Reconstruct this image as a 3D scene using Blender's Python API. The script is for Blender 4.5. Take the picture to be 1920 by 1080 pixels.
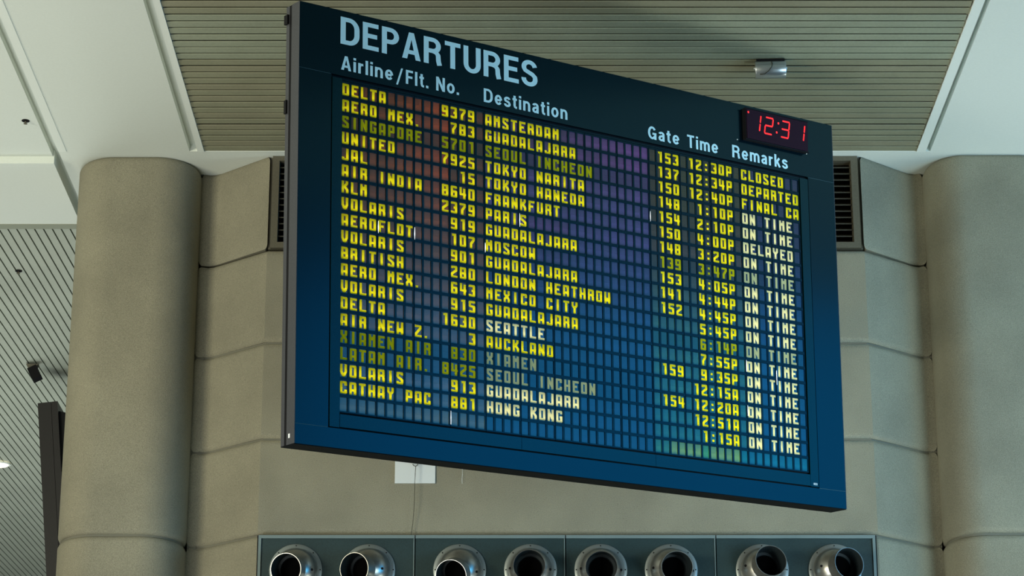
import bpy, math, random, os
from mathutils import Vector, Matrix
random.seed(7)
R = math.radians
S = bpy.context.scene
COL = S.collection
for o in list(bpy.data.objects):
    bpy.data.objects.remove(o, do_unlink=True)

# ------------------------------------------------------------------ camera, world, lights, exposure
PITCH = 19.43
cam = bpy.data.objects.new('camera', bpy.data.cameras.new('camera'))
COL.objects.link(cam)
cam.location = (0, 0, 1.7)
cam.rotation_euler = (R(90 + PITCH), 0, 0)
cam.data.sensor_width = 36.0
cam.data.lens = 36.0 * 4868 / 1920
cam.data.clip_end = 500
S.camera = cam

S.view_settings.view_transform = 'Standard'
S.view_settings.look = 'None'
S.view_settings.exposure = 0.0
S.view_settings.gamma = 1.0
S.view_settings.use_curve_mapping = False

w = bpy.data.worlds.new('world')
S.world = w
w.use_nodes = True
bg = w.node_tree.nodes['Background']
bg.inputs['Color'].default_value = (0.90, 1.0, 0.92, 1)
bg.inputs['Strength'].default_value = 0.075


def area(name, loc, target, sx, sy, power, color, spread=180):
    l = bpy.data.lights.new(name, 'AREA')
    l.shape = 'RECTANGLE'
    l.size, l.size_y = sx, sy
    l.energy = power
    l.color = color
    l.spread = R(spread)
    o = bpy.data.objects.new(name, l)
    COL.objects.link(o)
    o.location = loc
    d = Vector(target) - Vector(loc)
    o.rotation_euler = d.to_track_quat('-Z', 'Y').to_euler()
    return o


# blue glazing of the hall on the right, warm lamps on the left, pale uplighting of the ceiling
area('blue_window', (17, 14.0, 7.6), (0.5, 18.5, 7.6), 10.0, 9.0, 360, (0.0, 0.43, 1.0), 120)
area('warm_hall_lamp', (-15, 6.0, 5.5), (-1.5, 22, 8.5), 5.0, 4.0, 2350, (1.0, 0.96, 0.74))
area('pale_hall_lamp', (12, 9.5, 3.0), (4.6, 22.2, 7.6), 5.0, 5.0, 165, (0.66, 0.90, 1.0), 50)
area('blue_nozzle_fill', (13, 14.0, 4.6), (0.5, 21.5, 7.0), 3.2, 3.2, 170, (0.03, 0.50, 1.0), 150)  # added unseen fill that puts blue highlights on the nozzles, no sign hangs there
area('ceiling_uplight', (-6.0, 12.0, 0.4), (0.8, 20, 10.7), 5.0, 4.0, 700, (0.97, 1.0, 1.0))
area('right_uplight', (8.5, 21.0, 0.8), (4.0, 20, 10.7), 3.0, 2.0, 330, (0.90, 1.0, 0.90))
area('far_roof_uplight', (-6, 30.0, 0.5), (-6, 31, 10.7), 6.0, 10.0, 800, (0.92, 1.0, 0.95))

# ------------------------------------------------------------------ helpers


def lin(c):
    r = []
    for v in c:
        v = v / 255.0
        r.append(v / 12.92 if v <= 0.04045 else ((v + 0.055) / 1.055) ** 2.4)
    return (r[0], r[1], r[2], 1.0)


def mat(name, col, rough=0.6, metal=0.0, ior=1.5, noise=None, bump=0.0, bscale=60, emit=None, estr=0.0, stain=None, attr=None, spots=False, spec=0.5, stint=None):
    m = bpy.data.materials.new(name)
    m.use_nodes = True
    nt = m.node_tree
    b = nt.nodes['Principled BSDF']
    b.inputs['Base Color'].default_value = col
    b.inputs['Roughness'].default_value = rough
    b.inputs['Metallic'].default_value = metal
    b.inputs['IOR'].default_value = ior
    b.inputs['Specular IOR Level'].default_value = spec
    if stint:
        b.inputs['Specular Tint'].default_value = stint
    if emit:
        b.inputs['Emission Color'].default_value = emit
        b.inputs['Emission Strength'].default_value = estr
    N = nt.nodes.new
    L = nt.links.new
    tc = N('ShaderNodeTexCoord')
    src = None
    if attr:
        a = N('ShaderNodeAttribute')
        a.attribute_name = attr
        L(a.outputs['Color'], b.inputs['Base Color'])
    if noise or stain:
        rgb = N('ShaderNodeRGB')
        rgb.outputs[0].default_value = col
        src = rgb.outputs[0]
        for (sc, amt, det) in ([noise] if noise else []) + ([stain] if stain else []):
            n = N('ShaderNodeTexNoise')
            n.inputs['Scale'].default_value = sc
            n.inputs['Detail'].default_value = det
            L(tc.outputs['Object'], n.inputs['Vector'])
            mr = N('ShaderNodeMapRange')
            mr.inputs['From Min'].default_value = 0.3
            mr.inputs['From Max'].default_value = 0.7
            mr.inputs['To Min'].default_value = 1 - amt
            mr.inputs['To Max'].default_value = 1 + amt
            L(n.outputs['Fac'], mr.inputs['Value'])
            mx = N('ShaderNodeVectorMath')
            mx.operation = 'SCALE'
            L(src, mx.inputs[0])
            L(mr.outputs['Result'], mx.inputs['Scale'])
            src = mx.outputs[0]
        if spots:
            vo = N('ShaderNodeTexVoronoi')
            vo.inputs['Scale'].default_value = 26
            L(tc.outputs['Object'], vo.inputs['Vector'])
            mr = N('ShaderNodeMapRange')
            mr.inputs['From Min'].default_value = 0.03
            mr.inputs['From Max'].default_value = 0.16
            mr.inputs['To Min'].default_value = 0.78
            mr.inputs['To Max'].default_value = 1.0
            L(vo.outputs['Distance'], mr.inputs['Value'])
            mx = N('ShaderNodeVectorMath')
            mx.operation = 'SCALE'
            L(src, mx.inputs[0])
            L(mr.outputs['Result'], mx.inputs['Scale'])
            src = mx.outputs[0]
        L(src, b.inputs['Base Color'])
    if bump:
        n = N('ShaderNodeTexNoise')
        n.inputs['Scale'].default_value = bscale
        n.inputs['Detail'].default_value = 4
        L(tc.outputs['Object'], n.inputs['Vector'])
        bp = N('ShaderNodeBump')
        bp.inputs['Strength'].default_value = bump
        bp.inputs['Distance'].default_value = 0.01
        L(n.outputs['Fac'], bp.inputs['Height'])
        L(bp.outputs['Normal'], b.inputs['Normal'])
    return m


M = {}
M['concrete'] = mat('concrete', (0.226, 0.212, 0.152, 1), 0.9, noise=(170, 0.26, 2), stain=(1.6, 0.13, 6), bump=0.35, bscale=150, spots=True)
M['joint'] = mat('joint', (0.15, 0.145, 0.11, 1), 0.95)
M['white'] = mat('white_plaster', (0.70, 0.74, 0.68, 1), 0.85, noise=(45, 0.015, 3), bump=0.04)
M['white_trim'] = mat('white_trim', (0.76, 0.80, 0.74, 1), 0.7)
M['dark'] = mat('dark_void', (0.002, 0.002, 0.002, 1), 0.9, spec=0.0)
M['slat0'] = mat('slat_olive', (0.235, 0.235, 0.155, 1), 0.6, noise=(3, 0.07, 4), stain=(35, 0.05, 2))
M['slat1'] = mat('slat_uplit', (0.262, 0.285, 0.205, 1), 0.6, noise=(3, 0.07, 4), stain=(35, 0.05, 2))
M['slat2'] = mat('slat_tan', (0.238, 0.229, 0.152, 1), 0.6, noise=(3, 0.07, 4), stain=(35, 0.05, 2))
M['roof_slat'] = mat('roof_slat', (0.42, 0.45, 0.38, 1), 0.6, noise=(1.2, 0.06, 3))
M['roof_trim'] = mat('roof_trim', (0.27, 0.29, 0.22, 1), 0.6)
M['vent'] = mat('vent_frame', (0.090, 0.082, 0.055, 1), 0.6, noise=(60, 0.1, 2))
M['blade'] = mat('vent_blade', (0.045, 0.042, 0.030, 1), 0.5)
M['frame'] = mat('board_frame', (0.0006, 0.005, 0.008, 1), 0.20, ior=1.42, stint=(0.25, 0.82, 1.0, 1), noise=(220, 0.25, 2))
M['inner'] = mat('board_inner', (0.0006, 0.011, 0.012, 1), 0.26, ior=1.42, stint=(0.25, 0.82, 1.0, 1), noise=(220, 0.2, 2))
M['side'] = mat('board_side', (0.042, 0.044, 0.050, 1), 0.5, noise=(120, 0.15, 2))
M['under'] = mat('board_underside', (0.004, 0.005, 0.006, 1), 0.7, spec=0.08)
M['rail'] = mat('flap_rail', (0.0006, 0.004, 0.007, 1), 0.30, ior=1.36, stint=(0.25, 0.82, 1.0, 1))
M['flap'] = mat('flap', (0.01, 0.01, 0.01, 1), 0.20, ior=1.62, attr='tint', noise=None)
M['y'] = mat('yellow_character', (0.55, 0.46, 0.002, 1), 0.85, ior=1.2)
M['c'] = mat('cream_character', (0.55, 0.49, 0.22, 1), 0.85, ior=1.2)
M['print'] = mat('header_lettering', (0.66, 0.94, 0.96, 1), 0.55)
M['label'] = mat('small_label', (0.8, 0.85, 0.85, 1), 0.5)
M['seam'] = mat('seam_line', (0.02, 0.055, 0.06, 1), 0.5)
M['clock'] = mat('clock_face', (0.020, 0.004, 0.013, 1), 0.4, spec=0.12)
M['led'] = mat('led_red', (0.9, 0.02, 0.02, 1), 0.5, emit=(1.0, 0.022, 0.022, 1), estr=1.0)
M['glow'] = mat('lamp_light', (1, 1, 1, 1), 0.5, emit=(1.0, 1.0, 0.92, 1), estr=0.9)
M['warm'] = mat('warm_lamp', (1, 1, 1, 1), 0.5, emit=(1.0, 0.86, 0.62, 1), estr=2.2)
M['panel'] = mat('duct_panel', (0.016, 0.036, 0.038, 1), 0.45, noise=(90, 0.18, 3), ior=1.5)
M['panel_edge'] = mat('duct_panel_edge', (0.15, 0.20, 0.20, 1), 0.45)
M['steel'] = mat('galvanised', (0.33, 0.325, 0.30, 1), 0.31, metal=0.9, noise=(18, 0.12, 4))
M['rim'] = mat('nozzle_rim', (0.27, 0.30, 0.295, 1), 0.42, metal=0.7)
M['inside'] = mat('nozzle_inside', (0.012, 0.018, 0.020, 1), 0.5, spec=0.25)
M['black'] = mat('black', (0.006, 0.006, 0.007, 1), 0.6, spec=0.15)
M['post'] = mat('dark_steel_post', (0.013, 0.011, 0.011, 1), 0.45, spec=0.4, noise=(40, 0.15, 2))
M['silver'] = mat('silver', (0.55, 0.60, 0.62, 1), 0.3, metal=0.85)
M['plate'] = mat('white_plate', (0.62, 0.66, 0.66, 1), 0.6, bump=0.05)
M['wire'] = mat('dark_wire', (0.04, 0.035, 0.015, 1), 0.6)
M['floor'] = mat('floor_terrazzo', (0.34, 0.34, 0.31, 1), 0.5, noise=(30, 0.1, 3))


class MB:
    def __init__(s):
        s.v = []
        s.f = []
        s.m = []

    def add(s, vs, fs, mi=0):
        n = len(s.v)
        s.v += [tuple(p) for p in vs]
        s.f += [tuple(i + n for i in f) for f in fs]
        s.m += [mi] * len(fs)

    def box(s, x0, x1, y0, y1, z0, z1, mi=0):
        s.add([(x0, y0, z0), (x1, y0, z0), (x1, y1, z0), (x0, y1, z0), (x0, y0, z1), (x1, y0, z1), (x1, y1, z1), (x0, y1, z1)],
              [(0, 3, 2, 1), (4, 5, 6, 7), (0, 1, 5, 4), (1, 2, 6, 5), (2, 3, 7, 6), (3, 0, 4, 7)], mi)

    def poly(s, pts, mi=0):
        s.add(pts, [tuple(range(len(pts)))], mi)

    def tube(s, path, r, n=8, mi=0, caps=True):
        path = [Vector(p) for p in path]
        rings = []
        for i, p in enumerate(path):
            a = path[max(i - 1, 0)]
            b = path[min(i + 1, len(path) - 1)]
            q = (b - a).normalized().to_track_quat('Z', 'Y')
            rings.append([p + q @ Vector((r * math.cos(2 * math.pi * k / n), r * math.sin(2 * math.pi * k / n), 0)) for k in range(n)])
        vs = [v for g in rings for v in g]
        fs = []
        for i in range(len(path) - 1):
            for k in range(n):
                fs.append((i * n + k, i * n + (k + 1) % n, (i + 1) * n + (k + 1) % n, (i + 1) * n + k))
        if caps:
            fs.append(tuple(range(n))[::-1])
            fs.append(tuple((len(path) - 1) * n + k for k in range(n)))
        s.add(vs, fs, mi)

    def lathe(s, prof, org, axis, n=40, mi=0):
        q = Vector(axis).normalized().to_track_quat('Z', 'Y')
        org = Vector(org)
        vs = []
        for (r, h) in prof:
            for k in range(n):
                a = 2 * math.pi * k / n
                vs.append(org + q @ Vector((r * math.cos(a), r * math.sin(a), h)))
        fs = []
        for i in range(len(prof) - 1):
            for k in range(n):
                fs.append((i * n + k, i * n + (k + 1) % n, (i + 1) * n + (k + 1) % n, (i + 1) * n + k))
        s.add(vs, fs, mi)

    def disc(s, c, r, axis, n=32, mi=0):
        q = Vector(axis).normalized().to_track_quat('Z', 'Y')
        s.poly([Vector(c) + q @ Vector((r * math.cos(2 * math.pi * k / n), r * math.sin(2 * math.pi * k / n), 0)) for k in range(n)], mi)

    def mesh(s, name, mats, smooth=False):
        me = bpy.data.meshes.new(name)
        me.from_pydata(s.v, [], s.f)
        if not isinstance(mats, (list, tuple)):
            mats = [mats]
        for m in mats:
            me.materials.append(m)
        me.polygons.foreach_set('material_index', s.m)
        if smooth:
            me.polygons.foreach_set('use_smooth', [True] * len(s.f))
        me.update()
        return me

    def build(s, name, mats, parent=None, smooth=False):
        return link(name, s.mesh(name, mats, smooth), parent)


def link(name, data, parent=None):
    o = bpy.data.objects.new(name, data)
    COL.objects.link(o)
    if parent:
        o.parent = parent
    return o


def smooth_by_angle(o, ang=35):
    me = o.data
    import bmesh
    bm = bmesh.new()
    bm.from_mesh(me)
    bmesh.ops.remove_doubles(bm, verts=bm.verts, dist=1e-5)
    bmesh.ops.recalc_face_normals(bm, faces=bm.faces)
    for f in bm.faces:
        f.smooth = True
    for e in bm.edges:
        if len(e.link_faces) == 2 and e.calc_face_angle(0) > R(ang):
            e.smooth = False
    bm.to_mesh(me)
    bm.free()


def tag(o, label=None, cat=None, group=None, kind=None):
    if label:
        o['label'] = label
    if cat:
        o['category'] = cat
    if group:
        o['group'] = group
    if kind:
        o['kind'] = kind
    return o


def empty(name, loc=(0, 0, 0), rot=None):
    o = bpy.data.objects.new(name, None)
    COL.objects.link(o)
    o.location = loc
    if rot:
        o.rotation_euler = rot
    o.empty_display_size = 0.2
    return o


def arc(cx, cy, rx, ry, a0, a1, n):
    return [(cx + rx * math.cos(R(a0 + (a1 - a0) * i / n)), cy + ry * math.sin(R(a0 + (a1 - a0) * i / n))) for i in range(n + 1)]


def course(outline, z0, z1, lip=0.034, inset=0.026, front_only=None):
    """a concrete block: closed plan outline (counter-clockwise from above), rounded lips at its top and bottom joints"""
    n = len(outline)
    nor = []
    for i in range(n):
        a = Vector(outline[i - 1])
        b = Vector(outline[(i + 1) % n])
        d = (b - a).normalized()
        nor.append(Vector((d.y, -d.x)))
    lv = [(z0, 1.0), (z0 + lip * 0.35, 0.45), (z0 + lip, 0.06), (z0 + lip * 1.5, 0), (z1 - lip * 1.5, 0), (z1 - lip, 0.06), (z1 - lip * 0.35, 0.45), (z1, 1.0)]
    vs = []
    for z, k in lv:
        for p, q in zip(outline, nor):
            vs.append((p[0] - q.x * inset * k, p[1] - q.y * inset * k, z))
    fs = []
    for i in range(len(lv) - 1):
        for k in range(n):
            fs.append((i * n + k, i * n + (k + 1) % n, (i + 1) * n + (k + 1) % n, (i + 1) * n + k))
    fs.append(tuple(range(n))[::-1])
    fs.append(tuple((len(lv) - 1) * n + k for k in range(n)))
    m = MB()
    m.add(vs, fs)
    return m


# ------------------------------------------------------------------ the setting
ZC = 10.738          # underside of the white ceiling
fl = MB()
fl.box(-20, 20, -6, 60, -0.1, 0)
tag(fl.build('floor', M['floor']), kind='structure')

# back wall between the two big round-edged pilasters
XL, XR, YW = -2.212, 3.182, 22.0
left_side = [(-2.8845, 22.445), (-2.80, 22.445), (-2.755, 22.432), (-2.70, 22.395), (XL, YW)]
right_side = [(XR, YW), (3.655, 22.372), (3.70, 22.405), (3.745, 22.42), (3.8115, 22.42)]
full = left_side + right_side + [(3.8115, 22.9), (-2.8845, 22.9)]
wall = tag(empty('wall_back', (0, 22.5, 0)), kind='structure')


def wall_part(mb, name, m, ang=30):
    o = mb.build(name, m)
    smooth_by_angle(o, ang)
    o.parent = wall
    o.matrix_parent_inverse = Matrix.Translation((0, -22.5, 0))
    return o


G = 0.009
for z0, z1 in ((0, 1.8), (1.8, 3.6), (3.6, 5.43), (5.43, 6.307), (6.307, 7.184), (7.184, 8.053), (8.053, 8.946), (8.946, 9.83)):
    wall_part(course(full, z0 + G, z1 - G), 'concrete_panel', M['concrete'])
wall_part(course(left_side + [(-2.212, 22.9), (-2.8845, 22.9)], 9.83 + G, ZC - 0.002), 'concrete_panel', M['concrete'])
wall_part(course(right_side + [(3.8115, 22.9), (3.182, 22.9)], 9.83 + G, ZC - 0.002), 'concrete_panel', M['concrete'])
mb = MB()
fo = [(-2.875, 22.48), (-2.80, 22.48), (-2.74, 22.465), (-2.68, 22.425), (-2.198, 22.04), (3.168, 22.04), (3.64, 22.41), (3.70, 22.445), (3.745, 22.455), (3.80, 22.46), (3.80, 22.85), (-2.875, 22.85)]
nf = len(fo)
fo = [(x, y - 0.010 if y < 22.8 else y) for x, y in fo]
mb.add([(x, y, 0) for x, y in fo] + [(x, y, 9.82) for x, y in fo], [tuple(range(nf))[::-1], tuple(range(nf, 2 * nf))] + [(k, (k + 1) % nf, (k + 1) % nf + nf, k + nf) for k in range(nf)])
mb.box(-2.882, -2.80, 22.462, 22.8, 0, 9.82)
mb.box(3.74, 3.809, 22.44, 22.8, 0, 9.82)
wall_part(mb, 'joint_filler', M['joint'])


def pilaster(x0, x1, yf, rx, ry, label, side):
    yb = 23.1
    ol = arc(x0 + rx, yf + ry, rx, ry, 180, 270, 12) + arc(x1 - rx, yf + ry, rx, ry, 270, 360, 12)
    ol += [(x1, yb - 0.15), (x1 - 0.15, yb), (x0 + 0.15, yb), (x0, yb - 0.15)]
    # straight sides need the mid points so the corner normals stay true
    p = empty('concrete_pilaster', ((x0 + x1) / 2, 22.6, 0))
    tag(p, label, 'pilaster')
    for z0, z1 in ((0, 3.6), (3.6, 7.184), (7.184, ZC - 0.002)):
        o = course(ol, z0 + G, z1 - G if z1 < 10 else z1, lip=0.036, inset=0.03).build('concrete_block', M['concrete'])
        smooth_by_angle(o, 40)
        o.parent = p
        o.matrix_parent_inverse = Matrix.Translation((-(x0 + x1) / 2, -22.6, 0))
    f = MB()
    ol2 = []
    for i in range(len(ol)):
        d = (Vector(ol[(i + 1) % len(ol)]) - Vector(ol[i - 1])).normalized()
        ol2.append((ol[i][0] - d.y * 0.032, ol[i][1] + d.x * 0.032))
    n2 = len(ol2)
    f.add([(x, y, 0) for x, y in ol2] + [(x, y, ZC - 0.05) for x, y in ol2], [tuple(range(n2))[::-1], tuple(range(n2, 2 * n2))] + [(k, (k + 1) % n2, (k + 1) % n2 + n2, k + n2) for k in range(n2)])
    o = f.build('joint_filler', M['joint'], p)
    o.matrix_parent_inverse = Matrix.Translation((-(x0 + x1) / 2, -22.6, 0))
    return p


pilaster(-4.012, -2.885, 21.99, 0.37, 0.42, 'tall beige concrete pilaster with rounded corners at the left of the departures board', 'l')
pilaster(3.812, 4.94, 21.94, 0.32, 0.42, 'tall beige concrete pilaster with rounded corner at the right edge of the view', 'r')

# ceiling
ceil = tag(empty('ceiling', (0, 18, ZC)), kind='structure')
CI = Matrix.Translation((0, -18, -ZC))


def cpart(mb, name, m):
    o = mb.build(name, m)
    o.parent = ceil
    o.matrix_parent_inverse = CI
    return o


def slab(name, x0, x1, y0, y1, m, z=ZC, h=0.07):
    b = MB()
    b.box(x0, x1, y0, y1, z, z + h)
    return cpart(b, name, m)


YF = 13.0
slab('ceiling_panel', -12, -4.200, YF, 22.0, M['white'])
slab('edge_trim', -4.130, -4.055, YF, 21.88, M['white_trim'], ZC - 0.006)
slab('ceiling_panel', -4.055, -2.937, YF, 21.881, M['white'])
slab('edge_trim', -2.862, -2.803, YF, 21.881, M['white_trim'], ZC - 0.006)
slab('edge_trim', 3.683, 3.765, YF, 21.881, M['white_trim'], ZC - 0.006)
slab('ceiling_panel', 3.808, 12, YF, 21.881, M['white'])
slab('ceiling_panel', -4.13, 12, 21.881, 23.6, M['white'])
slab('lowered_soffit', -12, -4.187, 22.0, 23.556, M['white'], ZC - 0.07, 0.14)
slab('roof_edge_trim', -12, -3.2, 23.556, 23.68, M['roof_trim'], ZC - 0.075, 0.16)
# plaster backing seen up inside the grooves, black void above the slats
slab('groove_backing', -12, -2.803, YF, 23.6, M['white'], ZC + 0.07, 0.05)
slab('groove_backing', 3.683, 12, YF, 23.6, M['white'], ZC + 0.07, 0.05)
slab('slat_backing', -2.803, 3.683, YF, 21.9, M['dark'], ZC + 0.06, 0.05)

# slats of the centre field, each its own board with a bevelled near edge
pitch = 0.1256
tones = {}
for i in range(64):
    y1 = 21.879 - i * pitch
    y0 = y1 - pitch + 0.030
    if i == 0:
        pass
    if y0 < YF + 0.1:
        break
    if i in (16, 17, 18, 19, 20, 21, 22):  # band brightened by light from below, painted into the slat colour
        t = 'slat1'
    elif i % 5 in (1, 4):
        t = 'slat2'
    else:
        t = 'slat0'
    e0 = -2.803 + random.uniform(0.0, 0.004)
    e1 = 3.683 - random.uniform(0.0, 0.012)
    dz = random.uniform(-0.002, 0.002)
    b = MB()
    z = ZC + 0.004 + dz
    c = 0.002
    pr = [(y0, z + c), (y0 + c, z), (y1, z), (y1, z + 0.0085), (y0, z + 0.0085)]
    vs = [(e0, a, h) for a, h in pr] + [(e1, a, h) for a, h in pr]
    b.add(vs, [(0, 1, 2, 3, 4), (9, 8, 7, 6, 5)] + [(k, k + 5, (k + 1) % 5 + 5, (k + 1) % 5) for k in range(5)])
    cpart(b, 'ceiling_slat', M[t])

# the far roof of the hall beyond the left pilaster, boarded in pale slats that run away from the camera
roof = tag(empty('ceiling', (-6, 23.72, 10.68)), kind='structure')
RI = Matrix.Translation((6, -23.72, -10.68))
DIR = Vector((0.01758, 1.0, 0.02342))
LEN = 44.0
rp = 0.08699
for i in range(-4, 74):
    x0 = -4.15 - i * rp
    wd = rp - 0.0150
    b = MB()
    A = Vector((x0 - wd, 23.70, 10.68))
    Bv = Vector((x0, 23.70, 10.68))
    E1 = A + DIR * LEN
    E2 = Bv + DIR * LEN
    up = Vector((0, 0, 0.03))
    b.add([A, Bv, E2, E1, A + up, Bv + up, E2 + up, E1 + up],
          [(0, 3, 2, 1), (4, 5, 6, 7), (0, 1, 5, 4), (1, 2, 6, 5), (2, 3, 7, 6), (3, 0, 4, 7)])
    o = b.build('roof_slat', M['roof_slat'], roof)
    o.matrix_parent_inverse = RI
b = MB()
A = Vector((-12, 23.70, 10.72))
Bv = Vector((-3.6, 23.70, 10.72))
up = Vector((0, 0, 0.05))
b.add([A, Bv, Bv + DIR * LEN, A + DIR * LEN, A + up, Bv + up, Bv + DIR * LEN + up, A + DIR * LEN + up],
      [(0, 3, 2, 1), (4, 5, 6, 7), (0, 1, 5, 4), (1, 2, 6, 5), (2, 3, 7, 6), (3, 0, 4, 7)])
o = b.build('roof_backing', M['dark'], roof)
o.matrix_parent_inverse = RI

# ------------------------------------------------------------------ air vent high on the wall
vent = tag(empty('air_vent', (0.485, 22.0, 9.85)), 'wide taupe louvred air vent under the ceiling, behind the departures board', 'vent')
VI = Matrix.Translation((-0.485, -22.0, -9.85))


def vpart(b, name, m):
    o = b.build(name, m)
    o.parent = vent
    o.matrix_parent_inverse = VI
    return o


b = MB()
fx0, fx1, fz0, fz1 = -2.185, 3.155, 9.842, ZC - 0.004
fw = 0.062
b.box(fx0, fx0 + fw, 21.985, 22.10, fz0, fz1)
b.box(fx1 - fw, fx1, 21.985, 22.10, fz0, fz1)
b.box(fx0 + fw, fx1 - fw, 21.985, 22.10, fz0, fz0 + 0.055)
b.box(fx0 + fw, fx1 - fw, 21.985, 22.10, fz1 - 0.045, fz1)
b.box(fx0 - 0.022, fx0, 22.03, 22.10, fz0, fz1)
b.box(fx1, fx1 + 0.022, 22.03, 22.10, fz0, fz1)
vpart(b, 'vent_frame', M['vent'])
b = MB()
b.box(fx0, fx1, 22.16, 22.2, fz0, fz1)
vpart(b, 'backing', M['dark'])
nb = 13
zb0, zb1 = fz0 + 0.055, fz1 - 0.045
for k in range(nb):
    z = zb0 + (k + 0.0) * (zb1 - zb0) / nb
    b = MB()
    x0, x1 = fx0 + fw, fx1 - fw
    # blade leaning up and back, with a rolled front lip
    pts = [(22.015, z + 0.000), (22.015, z + 0.009), (22.03, z + 0.014), (22.12, z + 0.060), (22.123, z + 0.054), (22.03, z + 0.002)]
    n = len(pts)
    b.add([(x0, a, h) for a, h in pts] + [(x1, a, h) for a, h in pts],
          [tuple(range(n)), tuple(range(n, 2 * n))[::-1]] + [(j, j + n, (j + 1) % n + n, (j + 1) % n) for j in range(n)])
    vpart(b, 'blade', M['blade'])

# ------------------------------------------------------------------ jet nozzle panels under the board
px = [-2.200, -0.839, 0.464, 1.766, 3.150]
PY = 21.94
words = ['far left', 'second from the left', 'third from the left', 'far right']
for k in range(4):
    x0, x1 = px[k] + 0.004, px[k + 1] - 0.004
    p = empty('duct_panel', ((x0 + x1) / 2, PY, 6.54))
    tag(p, 'blue-grey metal duct panel with two round nozzles, %s of the four panels' % words[k], 'duct panel', 'row of duct panels under the departures board')
    I = Matrix.Translation((-(x0 + x1) / 2, -PY, -6.54))
    b = MB()
    b.box(x0, x1, PY, 21.989, 6.54, 7.164)
    o = b.build('face', M['panel'], p)
    o.matrix_parent_inverse = I
    b = MB()
    b.box(x0, x1, PY - 0.014, PY, 7.137, 7.164)
    b.box(x0, x1, PY - 0.014, PY, 6.54, 6.567)
    if k == 0:
        b.box(x0, x0 + 0.024, PY - 0.014, PY, 6.567, 7.137)
    if k == 3:
        b.box(x1 - 0.024, x1, PY - 0.014, PY, 6.567, 7.137)
    o = b.build('edge_strip', M['panel_edge'], p)
    o.matrix_parent_inverse = I
    if k < 3:
        b = MB()
        b.box(x1 - 0.010, x1 - 0.002, PY - 0.006, PY, 6.567, 7.137)
        o = b.build('side_bead', M['panel_edge'], p)
        o.matrix_parent_inverse = I
b = MB()
b.box(-2.212, 3.165, 21.990, 21.999, 6.52, 7.178)
tag(b.build('trim_0', M['black']), kind='structure')

noz = [((-1.867, 6.857), (-0.237, -0.955, -0.18), 'turned left, leftmost of the eight'),
       ((-1.236, 6.857), (-0.415, -0.897, -0.15), 'turned hard left, second from the left'),
       ((-0.452, 6.857), (-0.254, -0.893, -0.372), 'turned left and down, third from the left'),
       ((0.159, 6.857), (-0.047, -0.996, -0.07), 'facing nearly straight out, fourth from the left'),
       ((0.766, 6.857), (-0.011, -0.993, -0.12), 'facing nearly straight out, fifth from the left'),
       ((1.373, 6.857), (0.136, -0.984, -0.118), 'turned slightly right, third from the right'),
       ((2.160, 6.857), (0.199, -0.976, 0.09), 'turned right and upward, second from the right'),
       ((2.787, 6.857), (0.35, -0.937, 0.013), 'turned hard right, rightmost of the eight')]
for (cx, cz), d, txt in noz:
    e = empty('air_nozzle', (cx, PY, cz))
    tag(e, 'silver ball-jointed air nozzle ' + txt, 'air nozzle', 'jet nozzles on the duct panels')
    b = MB()
    b.lathe([(0.180, 0.0), (0.229, 0.0), (0.229, 0.010), (0.226, 0.014), (0.196, 0.016), (0.192, 0.022), (0.185, 0.022), (0.180, 0.012), (0.180, 0)], (0, 0, 0), (0, -1, 0), 56)
    o = b.build('flange', M['rim'], e)
    smooth_by_angle(o, 50)
    for s_ in range(8):
        a = math.pi / 4 * s_ + math.pi / 2
        b = MB()
        b.lathe([(0, 0.0215), (0.004, 0.021), (0.0055, 0.018), (0.0055, 0.012)], (0.212 * math.cos(a), 0, 0.212 * math.sin(a)), (0, -1, 0), 8)
        o = b.build('screw', M['black'], e)
    dv = Vector(d).normalized()
    C0 = Vector((0, 0.01, 0))
    rb = 0.192
    a0 = math.asin(0.135 / rb)
    pr = [(rb * math.sin(a0 + (R(118) - a0) * k / 26), rb * math.cos(a0 + (R(118) - a0) * k / 26)) for k in range(27)]
    b = MB()
    b.lathe(pr, C0, dv, 56)
    # keep only what stands in front of the panel
    keep = []
    for f in b.f:
        if all(b.v[i][1] < -0.0005 for i in f):
            keep.append(f)
    used = sorted({i for f in keep for i in f})
    ren = {i: k for k, i in enumerate(used)}
    b.v = [b.v[i] for i in used]
    b.f = [tuple(ren[i] for i in f) for f in keep]
    b.m = [0] * len(keep)
    o = b.build('ball', M['steel'], e, smooth=True)
    b = MB()
    h0 = rb * math.cos(a0) - 0.004
    b.lathe([(0.135, h0), (0.135, 0.262), (0.1375, 0.266), (0.1375, 0.272), (0.1335, 0.272), (0.131, 0.266)], C0, dv, 56, 0)
    b.lathe([(0.131, 0.266), (0.131, 0.095), (0.108, 0.093), (0.104, 0.098), (0.102, 0.090)], C0, dv, 56, 1)
    o = b.build('spout', [M['steel'], M['inside']], e)
    smooth_by_angle(o, 40)
    b = MB()
    b.disc(C0 + dv * 0.088, 0.104, dv, 40)
    b.build('throat', M['dark'], e)
    side = dv.cross(Vector((0.15, 0, 1))).normalized()
    for sg in (-1, 1):
        pk = C0 + (dv * 0.45 + side * sg * 0.9 + Vector((0, 0, 0.10 * -sg))).normalized() * rb
        if pk.y < -0.03:
            b = MB()
            b.lathe([(0, 0.012), (0.007, 0.011), (0.011, 0.006), (0.012, -0.004)], pk, (pk - C0), 12)
            b.build('pivot_knob', M['black'], e, smooth=True)

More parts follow.
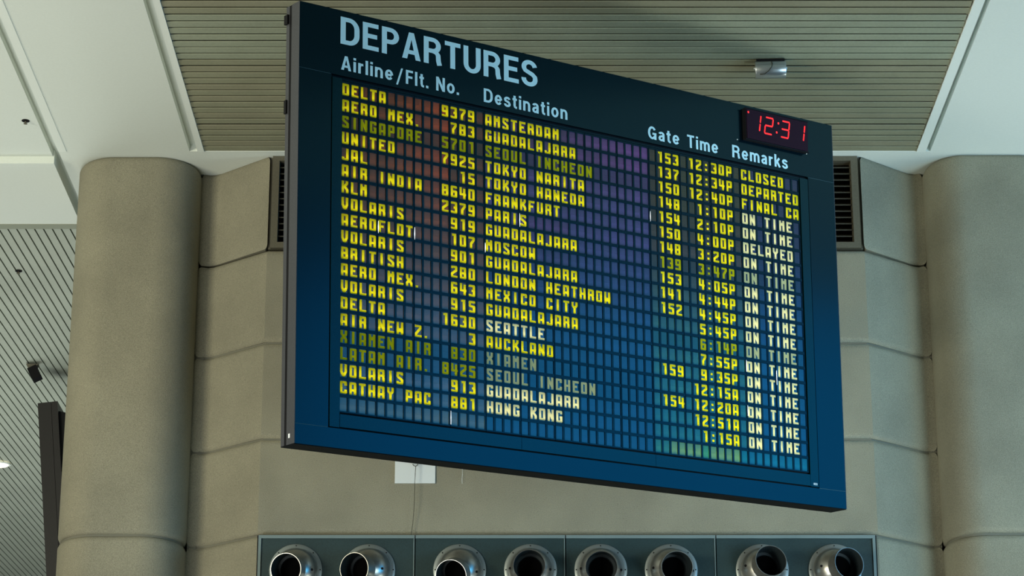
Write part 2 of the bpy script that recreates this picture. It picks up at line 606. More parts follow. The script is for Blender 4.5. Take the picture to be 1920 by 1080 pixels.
# ------------------------------------------------------------------ the departures board
U = Vector((0.80563662, 0.58904835, 0.06302127))
V = Vector((-0.00800944, -0.09554096, 0.99539328))
Nn = Vector((0.59235588, -0.80243004, -0.07225334))
U.normalize()
V = (V - U * V.dot(U)).normalized()
Nn = U.cross(V)
BM = Matrix.Identity(4)
for i in range(3):
    BM[i][0] = U[i]
    BM[i][1] = -Nn[i]
    BM[i][2] = V[i]
BM[0][3], BM[1][3], BM[2][3] = -1.48776, 17.1, 6.60836
BW, BH, BD = 5.162, 3.205, 0.179
board = tag(empty('departures_board'), 'huge black and blue split-flap DEPARTURES board with yellow flight rows, hung askew before the wall', 'departures board')
board.matrix_world = BM
u0, ca, v0, rb_ = 0.3689, 0.07884, 2.6626, 0.12108


def bpart(b, name, m, parent=None):
    return b.build(name, m, parent or board)


b = MB()
b.box(0, BW, 0.0, 0.026, 2.712, BH)
bpart(b, 'header_panel', M['frame'])
for x0, x1 in ((0, 0.271), (4.877, BW)):
    b = MB()
    b.box(x0, x1, 0.0, 0.026, 0.142, 2.708)
    bpart(b, 'frame_stile', M['frame'])
b = MB()
b.box(0, BW, 0, 0.026, 0, 0.138)
bpart(b, 'bottom_rail', M['frame'])
b = MB()          # worn pale edges at the frame joints
b.box(0.004, 0.268, 0.0005, 0.02, 2.7078, 2.7122)
b.box(4.880, BW - .004, 0.0005, 0.02, 2.7078, 2.7122)
b.box(0.004, 0.268, 0.0005, 0.006, 0.1378, 0.1422)
b.box(4.880, BW - .004, 0.0005, 0.006, 0.1378, 0.1422)
bpart(b, 'worn_edge', M['seam'])
b = MB()
b.box(0.006, BW - .006, 0.026, BD, 0.004, BH - .004)
bpart(b, 'case', M['black'])
for x0 in (-0.002, BW - 0.002):
    b = MB()
    b.box(x0, x0 + 0.006, 0.0, 0.105, 0.0, BH)
    b.box(x0 + 0.001, x0 + 0.005, 0.135, BD, 0.0, BH)
    b.box(x0 + 0.003, x0 + 0.006, 0.105, 0.135, 0.0, BH, 1)
    bpart(b, 'side_cheek', [M['side'], M['black']])
b = MB()
b.box(0.0, BW, 0.002, BD, -0.006, 0.0)
bpart(b, 'underside', M['under'])
b = MB()
b.box(-0.018, -0.002, 0.14, 0.185, 3.07, 3.14)
bpart(b, 'clip', M['black'])
b = MB()
b.box(-0.014, -0.002, 0.15, 0.18, 2.40, 2.50)
bpart(b, 'clip', M['black'])
b = MB()
b.box(-0.0035, -0.002, 0.058, 0.078, 0.045, 0.075)
o = bpart(b, 'asset_sticker', M['label'])
o['label'] = 'tiny white sticker'
# inner frame around the flap field
b = MB()
b.box(0.279, 0.360, -0.004, 0.012, 0.146, 2.690)
bpart(b, 'inner_stile', M['inner'])
b = MB()
b.box(4.782, 4.868, -0.004, 0.012, 0.146, 2.690)
bpart(b, 'inner_stile', M['inner'])
for x0, x1 in ((0.364, 1.932), (1.935, 3.1965), (3.1995, 4.779)):
    b = MB()
    b.box(x0, x1, -0.004, 0.012, 0.150, 0.2405)
    bpart(b, 'lower_panel', M['inner'])
b = MB()
b.box(0.364, 4.779, -0.002, 0.012, 2.678, 2.690)
bpart(b, 'inner_top_rail', M['rail'])

ROWS = [
    ('DELTA', '9379', 'AMSTERDAM', '153', '12:30P', 'CLOSED'),
    ('AERO MEX.', '783', 'GUADALAJARA', '137', '12:34P', 'DEPARTED'),
    ('SINGAPORE', '5701', 'SEOUL INCHEON', '150', '12:40P', 'FINAL CA'),
    ('UNITED', '7925', 'TOKYO NARITA', '148', '1:10P', 'ON TIME'),
    ('JAL', '15', 'TOKYO HANEDA', '154', '2:10P', 'ON TIME'),
    ('AIR INDIA', '8640', 'FRANKFURT', '150', '4:00P', 'DELAYED'),
    ('KLM', '2379', 'PARIS', '148', '3:20P', 'ON TIME'),
    ('VOLARIS', '919', 'GUADALAJARA', '139', '3:47P', 'ON TIME'),
    ('AEROFLOT', '107', 'MOSCOW', '153', '4:05P', 'ON TIME'),
    ('VOLARIS', '901', 'GUADALAJARA', '141', '4:44P', 'ON TIME'),
    ('BRITISH', '280', 'LONDON HEATHROW', '152', '4:45P', 'ON TIME'),
    ('AERO MEX.', '643', 'MEXICO CITY', '', '5:45P', 'ON TIME'),
    ('VOLARIS', '915', 'GUADALAJARA', '', '6:14P', 'ON TIME'),
    ('DELTA', '1630', 'SEATTLE', '', '7:55P', 'ON TIME'),
    ('AIR NEW Z.', '3', 'AUCKLAND', '159', '9:35P', 'ON TIME'),
    ('XIAMEN AIR', '830', 'XIAMEN', '', '12:15A', 'ON TIME'),
    ('LATAM AIR.', '8425', 'SEOUL INCHEON', '154', '12:20A', 'ON TIME'),
    ('VOLARIS', '913', 'GUADALAJARA', '', '12:51A', 'ON TIME'),
    ('CATHAY PAC', '881', 'HONG KONG', '', '1:15A', 'ON TIME'),
    ('', '', '', '', '', '')]
lines = []
for a, n, d, g, t, r in ROWS:
    s_ = a.ljust(11) + n.rjust(4) + ' ' + d.ljust(20) + ' ' + g.rjust(3) + (' ' + t.rjust(6) + ' ') + r.ljust(8)
    s_ = s_.ljust(56)
    assert len(s_) == 56, (len(s_), s_)
    lines.append(s_)

Lx, Rx, Bt, Tp, Md = .19, .81, .17, 1.58, .88
GL = {
    'A': [[(Lx, 0), (Lx, Tp), (Rx, Tp), (Rx, 0)], [(Lx, .62), (Rx, .62)]],
    'B': [[(Lx, 0), (Lx, 1.75)], [(Lx, Tp), (Rx, Tp), (Rx, Md), (Lx, Md)], [(Rx, Md), (Rx, Bt), (Lx, Bt)]],
    'C': [[(Rx, 1.15), (Rx, Tp), (Lx, Tp), (Lx, Bt), (Rx, Bt), (Rx, .6)]],
    'D': [[(Lx, 0), (Lx, 1.75)], [(Lx, Tp), (Rx, Tp), (Rx, Bt), (Lx, Bt)]],
    'E': [[(Lx, 0), (Lx, 1.75)], [(Lx, Tp), (1, Tp)], [(Lx, .9), (.74, .9)], [(Lx, Bt), (1, Bt)]],
    'F': [[(Lx, 0), (Lx, 1.75)], [(Lx, Tp), (1, Tp)], [(Lx, .88), (.76, .88)]],
    'G': [[(Rx, 1.25), (Rx, Tp), (Lx, Tp), (Lx, Bt), (Rx, Bt), (Rx, .95)], [(Rx, .8), (.56, .72)]],
    'H': [[(Lx, 0), (Lx, 1.75)], [(Rx, 0), (Rx, 1.75)], [(Lx, Md), (Rx, Md)]],
    'I': [[(.5, 0), (.5, 1.75)]],
    'J': [[(Rx, 1.75), (Rx, Bt), (Lx, Bt), (Lx, .5)]],
    'K': [[(Lx, 0), (Lx, 1.75)], [(.30, .82), (.78, 1.40), (.78, 1.75)], [(.42, 1.0), (.82, .5), (.82, 0)]],
    'L': [[(Lx, 0), (Lx, 1.75)], [(Lx, Bt), (1, Bt)]],
    'M': [[(Lx, 0), (Lx, 1.75)], [(Rx, 0), (Rx, 1.75)], [(.2, 1.45), (.5, 1.05), (.8, 1.45)]],
    'N': [[(Lx, 0), (Lx, 1.75)], [(Rx, 0), (Rx, 1.75)], [(.2, 1.45), (.8, .3)]],
    'O': [[(Lx, .5), (Lx, Tp), (Rx, Tp), (Rx, Bt), (Lx, Bt), (Lx, .5)]],
    'P': [[(Lx, 0), (Lx, 1.75)], [(Lx, Tp), (Rx, Tp), (Rx, .78), (Lx, .78)]],
    'R': [[(Lx, 0), (Lx, 1.75)], [(Lx, Tp), (Rx, Tp), (Rx, .88), (Lx, .88)], [(.7, .85), (Rx, .6), (Rx, 0)]],
    'S': [[(Rx, 1.28), (Rx, Tp), (Lx, Tp), (Lx, 1.1), (Rx, .66), (Rx, Bt), (Lx, Bt), (Lx, .46)]],
    'T': [[(0, Tp), (1, Tp)], [(.5, 0), (.5, Tp)]],
    'U': [[(Lx, 1.75), (Lx, Bt), (Rx, Bt), (Rx, 1.75)]],
    'V': [[(Lx, 1.75), (Lx, .72), (.44, .15), (.56, .15), (Rx, .72), (Rx, 1.75)]],
    'W': [[(Lx, 0), (Lx, 1.75)], [(Rx, 0), (Rx, 1.75)], [(.2, .3), (.5, .75), (.8, .3)]],
    'X': [[(Lx, 0), (Lx, .5), (Rx, 1.22), (Rx, 1.75)], [(Rx, 0), (Rx, .5), (Lx, 1.22), (Lx, 1.75)]],
    'Y': [[(Lx, 1.75), (Lx, 1.2), (.5, .82), (Rx, 1.2), (Rx, 1.75)], [(.5, .85), (.5, 0)]],
    'Z': [[(0, Tp), (Rx, Tp), (Rx, 1.3), (Lx, .5), (Lx, Bt), (1, Bt)]],
    '1': [[(.64, 0), (.64, 1.75)], [(.22, 1.53), (.6, 1.60)]],
    '2': [[(Lx, 1.33), (Lx, Tp), (Rx, Tp), (Rx, 1.1), (Lx, .6), (Lx, Bt), (1, Bt)]],
    '3': [[(Lx, 1.4), (Lx, Tp), (Rx, Tp), (Rx, Md), (.46, Md)], [(Rx, Md), (Rx, Bt), (Lx, Bt), (Lx, .38)]],
    '4': [[(Lx, 1.75), (Lx, .72), (1, .72)], [(.74, 0), (.74, 1.6)]],
    '5': [[(1, Tp), (Lx, Tp), (Lx, 1.0), (Rx, .92), (Rx, Bt), (Lx, Bt), (Lx, .38)]],
    '6': [[(Rx, 1.38), (Rx, Tp), (Lx, Tp), (Lx, Bt), (Rx, Bt), (Rx, .9), (Lx, .9)]],
    '7': [[(0, Tp), (Rx, Tp), (Rx, 1.3), (.42, .72), (.42, 0)]],
    '8': [[(Lx, .5), (Lx, Tp), (Rx, Tp), (Rx, Bt), (Lx, Bt), (Lx, .5)], [(Lx, Md), (Rx, Md)]],
    '9': [[(Lx, .36), (Lx, Bt), (Rx, Bt), (Rx, Tp), (Lx, Tp), (Lx, .85), (Rx, .85)]],
    ':': [[(.5, .22), (.5, .56)], [(.5, 1.02), (.5, 1.36)]],
    '.': [[(.3, 0), (.3, .34)]],
}
GL['0'] = GL['O']


def glyph_polys(ch):
    out = []
    h = 0.178
    for pl in GL[ch]:
        for (ax, ay), (bx, by) in zip(pl[:-1], pl[1:]):
            dx, dy = bx - ax, by - ay
            l = math.hypot(dx, dy)
            hh = h if abs(dy) > abs(dx) * .3 else 0.160
            nx, ny = -dy / l * hh, dx / l * hh
            out.append([(ax - nx, ay - ny), (bx - nx, by - ny), (bx + nx, by + ny), (ax + nx, ay + ny)])
        for (jx, jy) in pl[1:-1]:
            out.append([(jx + .176 * math.cos(R(22.5 + 45 * k)), jy + .166 * math.sin(R(22.5 + 45 * k))) for k in range(8)])
    if ch in ('O', '8', '0'):
        pass
    return out


GP = {c: glyph_polys(c) for c in GL}
CW = 0.060
FY = 0.0090       # flap face depth behind the rail front


def mixc(a, b, t):
    t = max(0.0, min(1.0, t))
    return tuple(a[i] + (b[i] - a[i]) * t for i in range(3))


rt = random.Random(3)


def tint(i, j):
    """colour of each blank flap (sRGB): browned on the left, violet in the middle; blue and teal reflection painted in below and to the right"""
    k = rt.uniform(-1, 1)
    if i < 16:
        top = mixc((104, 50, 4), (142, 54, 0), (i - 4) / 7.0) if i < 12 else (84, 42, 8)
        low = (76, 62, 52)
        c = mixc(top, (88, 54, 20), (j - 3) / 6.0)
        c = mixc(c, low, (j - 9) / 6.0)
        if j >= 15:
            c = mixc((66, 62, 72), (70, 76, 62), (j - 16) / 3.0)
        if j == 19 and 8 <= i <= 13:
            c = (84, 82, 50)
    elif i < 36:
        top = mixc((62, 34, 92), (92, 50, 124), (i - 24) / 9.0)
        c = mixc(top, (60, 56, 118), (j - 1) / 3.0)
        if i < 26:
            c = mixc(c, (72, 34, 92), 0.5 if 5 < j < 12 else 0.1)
        c = mixc(c, (12, 44, 88), (j - 6) / 6.0)  # blue of the reflection mixed into the flap colour
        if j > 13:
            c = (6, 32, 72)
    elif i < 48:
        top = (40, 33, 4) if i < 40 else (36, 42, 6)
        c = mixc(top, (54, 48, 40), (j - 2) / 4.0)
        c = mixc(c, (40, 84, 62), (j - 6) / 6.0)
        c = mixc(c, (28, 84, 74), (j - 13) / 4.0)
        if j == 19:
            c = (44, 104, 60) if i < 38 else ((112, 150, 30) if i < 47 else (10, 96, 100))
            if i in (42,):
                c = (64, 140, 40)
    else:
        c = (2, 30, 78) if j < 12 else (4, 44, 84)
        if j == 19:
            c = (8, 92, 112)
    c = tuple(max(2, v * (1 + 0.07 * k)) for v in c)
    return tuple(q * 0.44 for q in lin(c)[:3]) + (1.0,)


def flap_into(b, tints, i, j, ch):
    """one split flap: two leaves with a hairline between, the character on the front"""
    x = u0 + ca * i - 0.0012
    zt = v0 - rb_ * j
    zb = zt - 0.0945
    n0 = len(b.f)
    x0, x1 = x - 0.0006, x + CW + 0.0006
    zm = (zt + zb) / 2
    b.box(x0, x1, FY, FY + 0.004, zm + 0.0003, zt + 0.0025, 0)
    b.box(x0, x1, FY, FY + 0.004, zb - 0.0025, zm - 0.0003, 0)
    if ch in GP:
        cream = (i >= 48 and j >= 3) or (16 <= i < 36 and j in (13, 15, 16, 17, 18))
        for kk, pl in enumerate(GP[ch]):
            b.poly([(x + px_ * CW, FY - 0.0008 - kk * 0.00012, zb + 0.0020 + pz_ * 0.0517) for px_, pz_ in pl], 2 if cream else 1)
    t = tint(i, j)
    tints += [t] * (len(b.f) - n0)


def set_tint(me, tints):
    a = me.color_attributes.new('tint', 'FLOAT_COLOR', 'CORNER')
    buf = []
    for p, t in zip(me.polygons, tints):
        buf += list(t) * p.loop_total
    a.data.foreach_set('color', buf)


# module face: rails above and below four windows and the mullions between them; one mesh shared by all 280
mw = 4 * ca
b = MB()
ox = -(ca - CW) / 2 - 0.0012
g = 0.0022
b.box(ox + g, ox + mw - g, 0.003, 0.007, -0.0945 - 0.0120, -0.0945 - 0.0020)
b.box(ox + g, ox + mw - g, 0.001, 0.007, 0.0022, 0.0137)
for k in range(5):
    a0 = ox + g if k == 0 else -0.0012 + k * ca - (ca - CW) + 0.0008
    a1 = ox + mw - g if k == 4 else -0.0012 + k * ca - 0.0008
    b.box(a0, a1, 0.004, 0.007, -0.0945 - 0.0020, 0.0022)
modme = b.mesh('flap_module', M['rail'])
MATS = [M['flap'], M['y'], M['c']]
stuff = MB()
stints = []
for j in range(20):
    for k in range(14):
        mo = link('flap_module', modme, board)
        mo.location = (u0 + mw * k, 0, v0 - rb_ * j)
        for q in range(4):
            i = 4 * k + q
            if i < 15:
                fb = MB()
                tt = []
                flap_into(fb, tt, i, j, lines[j][i])
                off = (u0 + mw * k, 0, v0 - rb_ * j)
                fb.v = [(p[0] - off[0], p[1], p[2] - off[2]) for p in fb.v]
                me = fb.mesh('flap', MATS)
                set_tint(me, tt)
                link('flap', me, mo)
            else:
                flap_into(stuff, stints, i, j, lines[j][i])
me = stuff.mesh('flap', MATS)
set_tint(me, stints)
o = link('flap', me, board)
o['kind'] = 'stuff'

# thin lines of lamp light through gaps between some modules
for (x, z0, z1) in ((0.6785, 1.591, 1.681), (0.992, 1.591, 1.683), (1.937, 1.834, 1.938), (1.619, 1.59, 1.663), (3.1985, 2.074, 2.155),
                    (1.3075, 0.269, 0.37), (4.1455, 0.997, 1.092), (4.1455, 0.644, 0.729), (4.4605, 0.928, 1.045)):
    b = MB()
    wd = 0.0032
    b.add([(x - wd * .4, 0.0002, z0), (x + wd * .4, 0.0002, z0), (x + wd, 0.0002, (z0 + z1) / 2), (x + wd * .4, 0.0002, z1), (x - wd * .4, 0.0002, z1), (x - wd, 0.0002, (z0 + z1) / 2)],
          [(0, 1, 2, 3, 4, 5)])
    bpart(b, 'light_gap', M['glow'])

# lamps that wash each row of flaps; rows with a dead tube stay dim
DIM = {(2, 0), (15, 0), (16, 0), (7, 1), (12, 1)}
for j in range(20):
    for sct, (ia, ib) in enumerate(((0, 36), (36, 56))):
        if (j, sct) in DIM:
            continue
        l = bpy.data.lights.new('row_tube', 'AREA')
        l.shape = 'RECTANGLE'
        l.size = ca * (ib - ia) - 0.03
        l.size_y = 0.012
        l.energy = (0.72 if sct == 0 else 0.40) * (0.85 + 0.2 * min(1, j / 12.0))
        l.color = (1.0, 0.97, 0.86)
        l.spread = R(75)
        lo = bpy.data.objects.new('row_tube', l)
        COL.objects.link(lo)
        lo.parent = board
        zc_ = v0 - rb_ * j - 0.047
        lo.location = (u0 + ca * (ia + ib) / 2 - .012, -0.036, zc_ - 0.057)
        dd = Vector((0, 0.045, 0.060))
        lo.rotation_euler = dd.to_track_quat('-Z', 'Y').to_euler()
        lo['kind'] = 'helper'

# header lettering




def ar(cx, cy, rx, ry, a0, a1, n=10):
    return arc(cx, cy, rx, ry, a0, a1, n)


S1, H1 = .095, .92      # centre of the left stem, centre of the top bar
V1 = [(S1, 0), (S1, 1)]
VX = [(S1, 0), (S1, .73)]
# grotesque capitals and small letters: (advance, centre lines, plain polygons), cap height 1
HF = {
    'D': (.73, [V1, [(S1, H1)] + ar(.33, .60, .30, .32, 90, 0) + ar(.33, .40, .30, .32, 0, -90) + [(S1, .08)]], []),
    'E': (.62, [V1, [(S1, H1), (.61, H1)], [(S1, .52), (.56, .52)], [(S1, .08), (.62, .08)]], []),
    'F': (.57, [V1, [(S1, H1), (.57, H1)], [(S1, .50), (.52, .50)]], []),
    'P': (.67, [V1, [(S1, H1)] + ar(.34, .695, .235, .225, 90, -90) + [(S1, .47)]], []),
    'A': (.74, [], [[(0, 0), (.27, 1), (.47, 1), (.74, 0), (.54, 0), (.37, .74), (.20, 0)], [(.17, .19), (.57, .19), (.54, .34), (.20, .34)]]),
    'R': (.72, [V1, [(S1, H1)] + ar(.36, .71, .23, .21, 90, -90) + [(S1, .50)], [(.36, .50), (.50, .46), (.575, .37), (.59, .16), (.635, 0)]], []),
    'T': (.64, [[(0, H1), (.64, H1)], [(.32, 0), (.32, H1)]], []),
    'U': (.70, [[(S1, 1), (S1, .34)] + ar(.35, .33, .255, .255, 180, 360, 14) + [(.605, 1)]], []),
    'S': (.66, [ar(.33, .72, .235, .205, 10, 190, 12) + [(.15, .59), (.30, .53), (.46, .47), (.565, .38)] + ar(.33, .28, .245, .205, 10, -185, 12)], []),
    'N': (.70, [V1, [(.605, 0), (.605, 1)]], [[(0, 1), (.21, 1), (.70, 0), (.49, 0)]]),
    'G': (.74, [ar(.36, .50, .27, .42, 35, 325, 22), [(.635, 0), (.635, .5)], [(.38, .44), (.73, .44)]], []),
    'i': (.19, [VX], [[(0, .84), (.19, .84), (.19, 1), (0, 1)]]),
    'l': (.19, [V1], []),
    'r': (.38, [VX, [(S1, .42), (.13, .55), (.22, .63), (.37, .645)]], []),
    'n': (.59, [VX, [(S1, .36)] + ar(.295, .44, .20, .215, 180, 0, 10) + [(.495, 0)]], []),
    'm': (.90, [VX, [(S1, .36)] + ar(.275, .46, .175, .195, 180, 0, 10) + [(.45, 0)], [(.45, .40)] + ar(.63, .46, .175, .195, 180, 0, 10) + [(.805, 0)]], []),
    'e': (.60, [[(.09, .355), (.50, .355)], ar(.30, .365, .205, .29, 0, 325, 20)], []),
    'o': (.62, [ar(.31, .365, .215, .29, 0, 360, 22)], []),
    't': (.37, [[(.175, .93), (.175, .22), (.21, .11), (.28, .075), (.37, .075)], [(0, .66), (.36, .66)]], []),
    '.': (.19, [], [[(0, 0), (.19, 0), (.19, .18), (0, .18)]]),
    's': (.54, [ar(.27, .525, .175, .135, 10, 190, 10) + [(.14, .43), (.28, .385), (.40, .34)] + ar(.275, .205, .18, .135, 20, -185, 12)], []),
    'a': (.56, [[(.45, 0), (.45, .48)] + ar(.275, .51, .175, .145, 0, 165, 10), [(.45, .42), (.30, .395), (.15, .34), (.10, .23), (.13, .12), (.24, .07), (.36, .11), (.45, .22)]], []),
    'k': (.56, [V1, [(.12, .28), (.46, .73)], [(.25, .44), (.49, 0)]], []),
}


def ribbon(pts, tx, ty):
    """left and right sides of a thick centre line, mitred"""
    l, r = [], []
    n = len(pts)
    for i in range(n):
        a = Vector(pts[max(i - 1, 0)])
        c = Vector(pts[min(i + 1, n - 1)])
        p = Vector(pts[i])
        d = (c - a)
        if d.length < 1e-6:
            d = Vector((1, 0))
        if 0 < i < n - 1:
            d = (p - a).normalized() + (c - p).normalized()
        if pts[0] == pts[-1] or (Vector(pts[0]) - Vector(pts[-1])).length < 1e-6:
            if i in (0, n - 1):
                d = Vector(pts[1]) - Vector(pts[n - 2])
        d.normalize()
        l.append((p.x - d.y * tx / 2, p.y + d.x * ty / 2))
        r.append((p.x + d.y * tx / 2, p.y - d.x * ty / 2))
    return l, r


def letter(s_, ua, ub, base, cap, parent, y=-0.0016, m='print', gap=0.13, tx=0.19, ty=0.16):
    total = sum(HF[c][0] for c in s_) + gap * (len(s_) - 1)
    sx = (ub - ua) / total
    b = MB()
    x = 0.0
    for c in s_:
        w_, lines_, polys = HF[c]
        k = 0
        for pl_ in lines_:
            l, r = ribbon(pl_, tx, ty)
            vs = [(ua + (x + q[0]) * sx, y - k * 0.0002, base + q[1] * cap) for q in l + r]
            n = len(l)
            b.add(vs, [(i, i + n, i + n + 1, i + 1) for i in range(n - 1)])
            k += 1
        for pg in polys:
            b.add([(ua + (x + q[0]) * sx, y - k * 0.0002, base + q[1] * cap) for q in pg], [tuple(range(len(pg)))])
            k += 1
        x += w_ + gap
    return b.build('lettering', M[m], parent)


for s_, ua, ub, base, cap in (('DEPARTURES', .345, 2.113, 2.952, .206),
                              ('Airline', .351, .799, 2.757, .107), ('Flt.', .911, 1.111, 2.757, .107), ('No.', 1.180, 1.386, 2.757, .107),
                              ('Destination', 1.612, 2.398, 2.749, .107), ('Gate', 3.192, 3.509, 2.744, .105), ('Time', 3.590, 3.911, 2.742, .105), ('Remarks', 4.060, 4.656, 2.741, .105)):
    letter(s_, ua, ub, base, cap, board, gap=0.13 if s_ == 'DEPARTURES' else 0.16, tx=0.20 if s_ == 'DEPARTURES' else 0.19)
b = MB()
b.add([(.826, -.0016, 2.735), (.842, -.0016, 2.735), (.886, -.0016, 2.866), (.870, -.0016, 2.866)], [(0, 1, 2, 3)])
bpart(b, 'lettering', M['print'])
b = MB()
for k_, c_ in enumerate('AEG'):
    for pl_ in GP[c_]:
        b.poly([(4.811 + k_ * 0.0145 + px_ * 0.0115, -0.0052, .160 + pz_ * 0.0100) for px_, pz_ in pl_])
bpart(b, 'maker_mark', M['label'])

# wall arms that carry the board from behind
for uu in (1.2, 3.9):
    P = BM @ Vector((uu, BD - 0.01, 1.9))
    b = MB()
    b.box(P.x - 0.04, P.x + 0.04, P.y, 21.99, P.z - 0.05, P.z + 0.05)
    b.box(P.x - 0.12, P.x + 0.12, 21.97, 21.998, P.z - 0.15, P.z + 0.15)
    o = b.build('wall_arm', M['black'], board)
    o.matrix_parent_inverse = BM.inverted()

# ------------------------------------------------------------------ LED clock on the header
clock = tag(empty('digital_clock'), 'dark LED clock showing 12:31 in red on the top right of the departures board', 'clock')
CM = BM @ Matrix.Translation((4.178, -0.001, 2.904))
clock.matrix_world = CM
b = MB()
b.box(0, 0.672, -0.042, 0, 0, 0.262)
b.build('housing', M['black'], clock)
b = MB()
b.box(0.008, 0.664, -0.048, -0.042, 0.008, 0.254)
b.build('face', M['clock'], clock)
b = MB()
b.box(-0.006, 0.678, -0.046, -0.038, -0.004, 0.004)
b.box(-0.006, 0.678, -0.046, -0.038, 0.258, 0.266)
b.build('edge_strip', M['black'], clock)
DY = -0.0492


def dots(b, p, q, n, r=0.0072):
    for k in range(n):
        t = k / (n - 1) if n > 1 else 0
        x = p[0] + (q[0] - p[0]) * t
        z = p[1] + (q[1] - p[1]) * t
        b.add([(x + r * math.cos(R(60 * a)), DY, z + r * 1.05 * math.sin(R(60 * a))) for a in range(6)], [tuple(range(6))])


def seg(b, x, z, wd, ht, which):
    sl = 0.16

    def P(a, c):
        return (x + a * wd + c * ht * sl, z + c * ht)
    s6 = {'t': (P(.08, 1), P(.92, 1)), 'm': (P(.08, .5), P(.92, .5)), 'b': (P(.08, 0), P(.92, 0)),
          'tr': (P(1, .92), P(1, .58)), 'br': (P(1, .42), P(1, .06)), 'tl': (P(0, .92), P(0, .58)), 'bl': (P(0, .42), P(0, .06))}
    for c in which:
        n = 9 if c in 'tmb' else 8
        dots(b, s6[c][0], s6[c][1], n)


ox_, oz_ = -4.178, -2.904
for x, z, segs in ((4.238, 2.990, ('tr', 'br')), (4.370, 2.985, ('t', 'tr', 'm', 'bl', 'b')), (4.548, 2.985, ('t', 'tr', 'm', 'br', 'b')), (4.716, 2.992, ('tr', 'br'))):
    b = MB()
    seg(b, x + ox_, z + oz_, 0.078, 0.138, segs)
    b.build('digit', M['led'], clock)
for x, z in ((4.525, 3.095), (4.503, 3.014)):
    b = MB()
    dots(b, (x + ox_, z + oz_), (x + ox_, z + oz_), 1, 0.010)
    b.build('colon_dot', M['led'], clock)
b = MB()
dots(b, (4.202 + ox_, 3.132 + oz_), (4.202 + ox_, 3.132 + oz_), 1, 0.010)
b.build('indicator_dot', M['led'], clock)
for x, z in ((-0.060, -0.006), (0.690, 0.004)):
    b = MB()
    b.lathe([(0, 0.006), (0.004, 0.005), (0.005, 0)], (x, 0, z), (0, -1, 0), 8)
    b.build('screw', M['label'], clock)

# ------------------------------------------------------------------ small things
# silver cylindrical device under the slats
dv_ = empty('ceiling_projector', (2.165, 19.90, ZC - 0.004), (0, 0, R(-3)))
tag(dv_, 'small silver cylindrical device with a wire loop, mounted under the ceiling slats', 'ceiling device')
b = MB()
b.box(-0.118, 0.118, -0.055, 0.045, -0.050, 0.0)
b.build('mounting_base', M['black'], dv_)
b = MB()
b.lathe([(0.0, -0.128), (0.070, -0.128), (0.074, -0.122), (0.074, 0.122), (0.070, 0.128), (0.0, 0.128)], (0, -0.01, -0.080), (1, 0, 0), 28)
o = b.build('barrel', M['silver'], dv_)
smooth_by_angle(o, 40)
for s_ in (-1, 1):
    b = MB()
    b.lathe([(0, 0.014), (0.010, 0.012), (0.014, 0.0)], (0.128 * s_, -0.01, -0.068), (s_, 0, 0), 12)
    b.build('end_screw', M['silver'], dv_)
b = MB()
b.box(-0.126, 0.126, 0.046, 0.062, -0.128, -0.084)
o = b.build('front_lip', M['silver'], dv_)
b = MB()
b.tube([(0.005, -0.072, -0.030), (0.012, -0.088, -0.060), (0.006, -0.093, -0.090), (-0.020, -0.086, -0.124), (-0.055, -0.070, -0.145), (-0.085, -0.058, -0.143), (-0.092, -0.052, -0.136)], 0.0035, 6)
b.build('wire_loop', M['wire'], dv_)

# white plate on the wall with a hook and a hanging wire
pl = empty('wall_plate', (-0.849, 21.998, 7.645))
tag(pl, 'blank white rectangular plate fixed on the concrete under the departures board', 'wall plate')
b = MB()
b.box(-0.177, 0.177, -0.012, 0.002, 0.0, 0.30)
b.build('plate', M['plate'], pl)
b = MB()
b.tube([(-0.018, -0.012, 0.168), (-0.020, -0.05, 0.160), (-0.008, -0.065, 0.143), (0.006, -0.068, 0.138), (0.018, -0.062, 0.145), (0.022, -0.045, 0.162), (0.020, -0.012, 0.168)], 0.0035, 6)
b.build('hook', M['wire'], pl)
wr = MB()
wr.tube([(-0.842, 21.93, 7.782), (-0.846, 21.932, 7.70), (-0.849, 21.935, 7.62), (-0.850, 21.94, 7.48), (-0.854, 21.948, 7.38), (-0.862, 21.96, 7.28), (-0.876, 21.97, 7.185), (-0.880, 21.975, 7.17)], 0.0028, 6)
tag(wr.build('hanging_wire', M['wire']), 'thin dark wire hanging from the white plate down the concrete wall', 'wire')
wr = MB()
wr.tube([(-0.436, 21.985, 7.80), (-0.434, 21.983, 7.72), (-0.438, 21.983, 7.68), (-0.436, 21.985, 7.64)], 0.0015, 5)
tag(wr.build('loose_thread', M['label']), 'short pale thread on the concrete wall right of the white plate', 'thread')


def sprinkler(loc, label):
    e = empty('sprinkler_head', loc)
    tag(e, label, 'sprinkler', 'sprinkler heads')
    b = MB()
    b.lathe([(0, -0.004), (0.030, -0.004), (0.036, 0.0), (0.036, 0.004), (0, 0.004)], (0, 0, 0), (0, 0, 1), 20)
    b.build('escutcheon', M['black'], e)
    b = MB()
    b.lathe([(0.008, 0), (0.008, -0.02), (0.018, -0.024), (0.018, -0.027), (0, -0.028)], (0, 0, 0), (0, 0, 1), 12)
    b.build('nozzle', M['vent'], e)
    return e


sprinkler((-4.303, 21.17, ZC - 0.004), 'small black round sprinkler head in the white ceiling panel at upper left')
sprinkler((-5.05, 25.0, 10.70), 'tiny dark sprinkler head among the diagonal roof slats at far left')

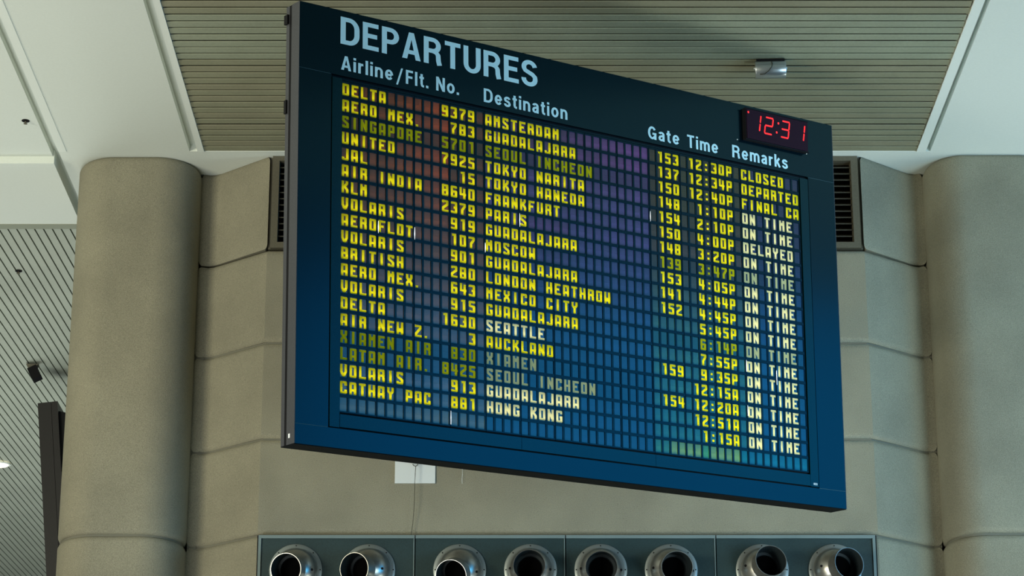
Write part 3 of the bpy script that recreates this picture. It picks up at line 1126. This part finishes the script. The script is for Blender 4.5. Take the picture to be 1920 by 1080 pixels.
# loudspeaker under the far roof
sp = empty('roof_loudspeaker', (-5.48, 28.35, 10.775), (0, 0, R(0)))
tag(sp, 'small black box loudspeaker on a grey bracket under the diagonal roof slats', 'loudspeaker')
b = MB()
b.add([(-0.085, -0.03, -0.005), (0.055, -0.03, -0.005), (0.055, 0.06, -0.005), (-0.085, 0.06, -0.005), (-0.045, -0.015, -0.085), (0.015, -0.015, -0.085), (0.015, 0.03, -0.085), (-0.045, 0.03, -0.085)],
      [(0, 3, 2, 1), (4, 5, 6, 7), (0, 1, 5, 4), (1, 2, 6, 5), (2, 3, 7, 6), (3, 0, 4, 7)])
b.build('bracket', M['vent'], sp)
b = MB()
b.box(-0.055, 0.055, -0.05, 0.05, -0.16, 0.0)
o = b.build('cabinet', M['black'], sp)
o.location = (-0.01, -0.02, -0.055)
o.rotation_euler = (R(-8), R(-27), 0)

# recessed warm lamp in the far roof
lp = empty('roof_downlight', (-6.735, 33.0, 10.885))
tag(lp, 'glowing warm white downlight in the diagonal roof slats at the left edge', 'ceiling light')
b = MB()
b.lathe([(0.11, 0.0), (0.135, 0.0), (0.135, -0.012), (0.11, -0.016)], (0, 0, 0), (0, 0, 1), 28)
b.build('rim', M['white_trim'], lp)
b = MB()
b.lathe([(0.112, -0.010), (0.09, -0.028), (0.05, -0.040), (0.0, -0.044)], (0, 0, 0), (0, 0, 1), 28)
b.build('diffuser', M['warm'], lp, smooth=True)

# leaning dark steel post in the hall behind
po = empty('leaning_post', (-3.2, 28.5, 0))
tag(po, 'dark leaning steel post with a seam, half hidden behind the left pilaster', 'post')
top = Vector((-5.436, 28.5, 10.353))
low = Vector((-5.216, 28.5, 8.332))
axis = (low - top).normalized()
foot = top + axis * ((top.z) / -axis.z)
po.location = (foot.x, 28.5, 0)


def slanted(x0, x1, y0, y1, tz0, tz1, mname, name):
    b = MB()
    vs = []
    for zf in (0, 1):
        for (xx, yy) in ((x0, y0), (x1, y0), (x1, y1), (x0, y1)):
            if zf == 0:
                vs.append((xx, yy, 0))
            else:
                vs.append((top.x - foot.x + xx, yy, tz0 + (tz1 - tz0) * (xx / 0.225)))
    b.add(vs, [(0, 3, 2, 1), (4, 5, 6, 7), (0, 1, 5, 4), (1, 2, 6, 5), (2, 3, 7, 6), (3, 0, 4, 7)])
    return b.build(name, M[mname], po)


slanted(0.0, 0.150, 0, 0.5, 10.353, 10.379, 'post', 'wide_plate')
slanted(0.154, 0.225, 0.0, 0.5, 10.353, 10.379, 'post', 'narrow_plate')
slanted(0.225, 0.40, 0.06, 0.5, 10.33, 10.28, 'black', 'side_plate')
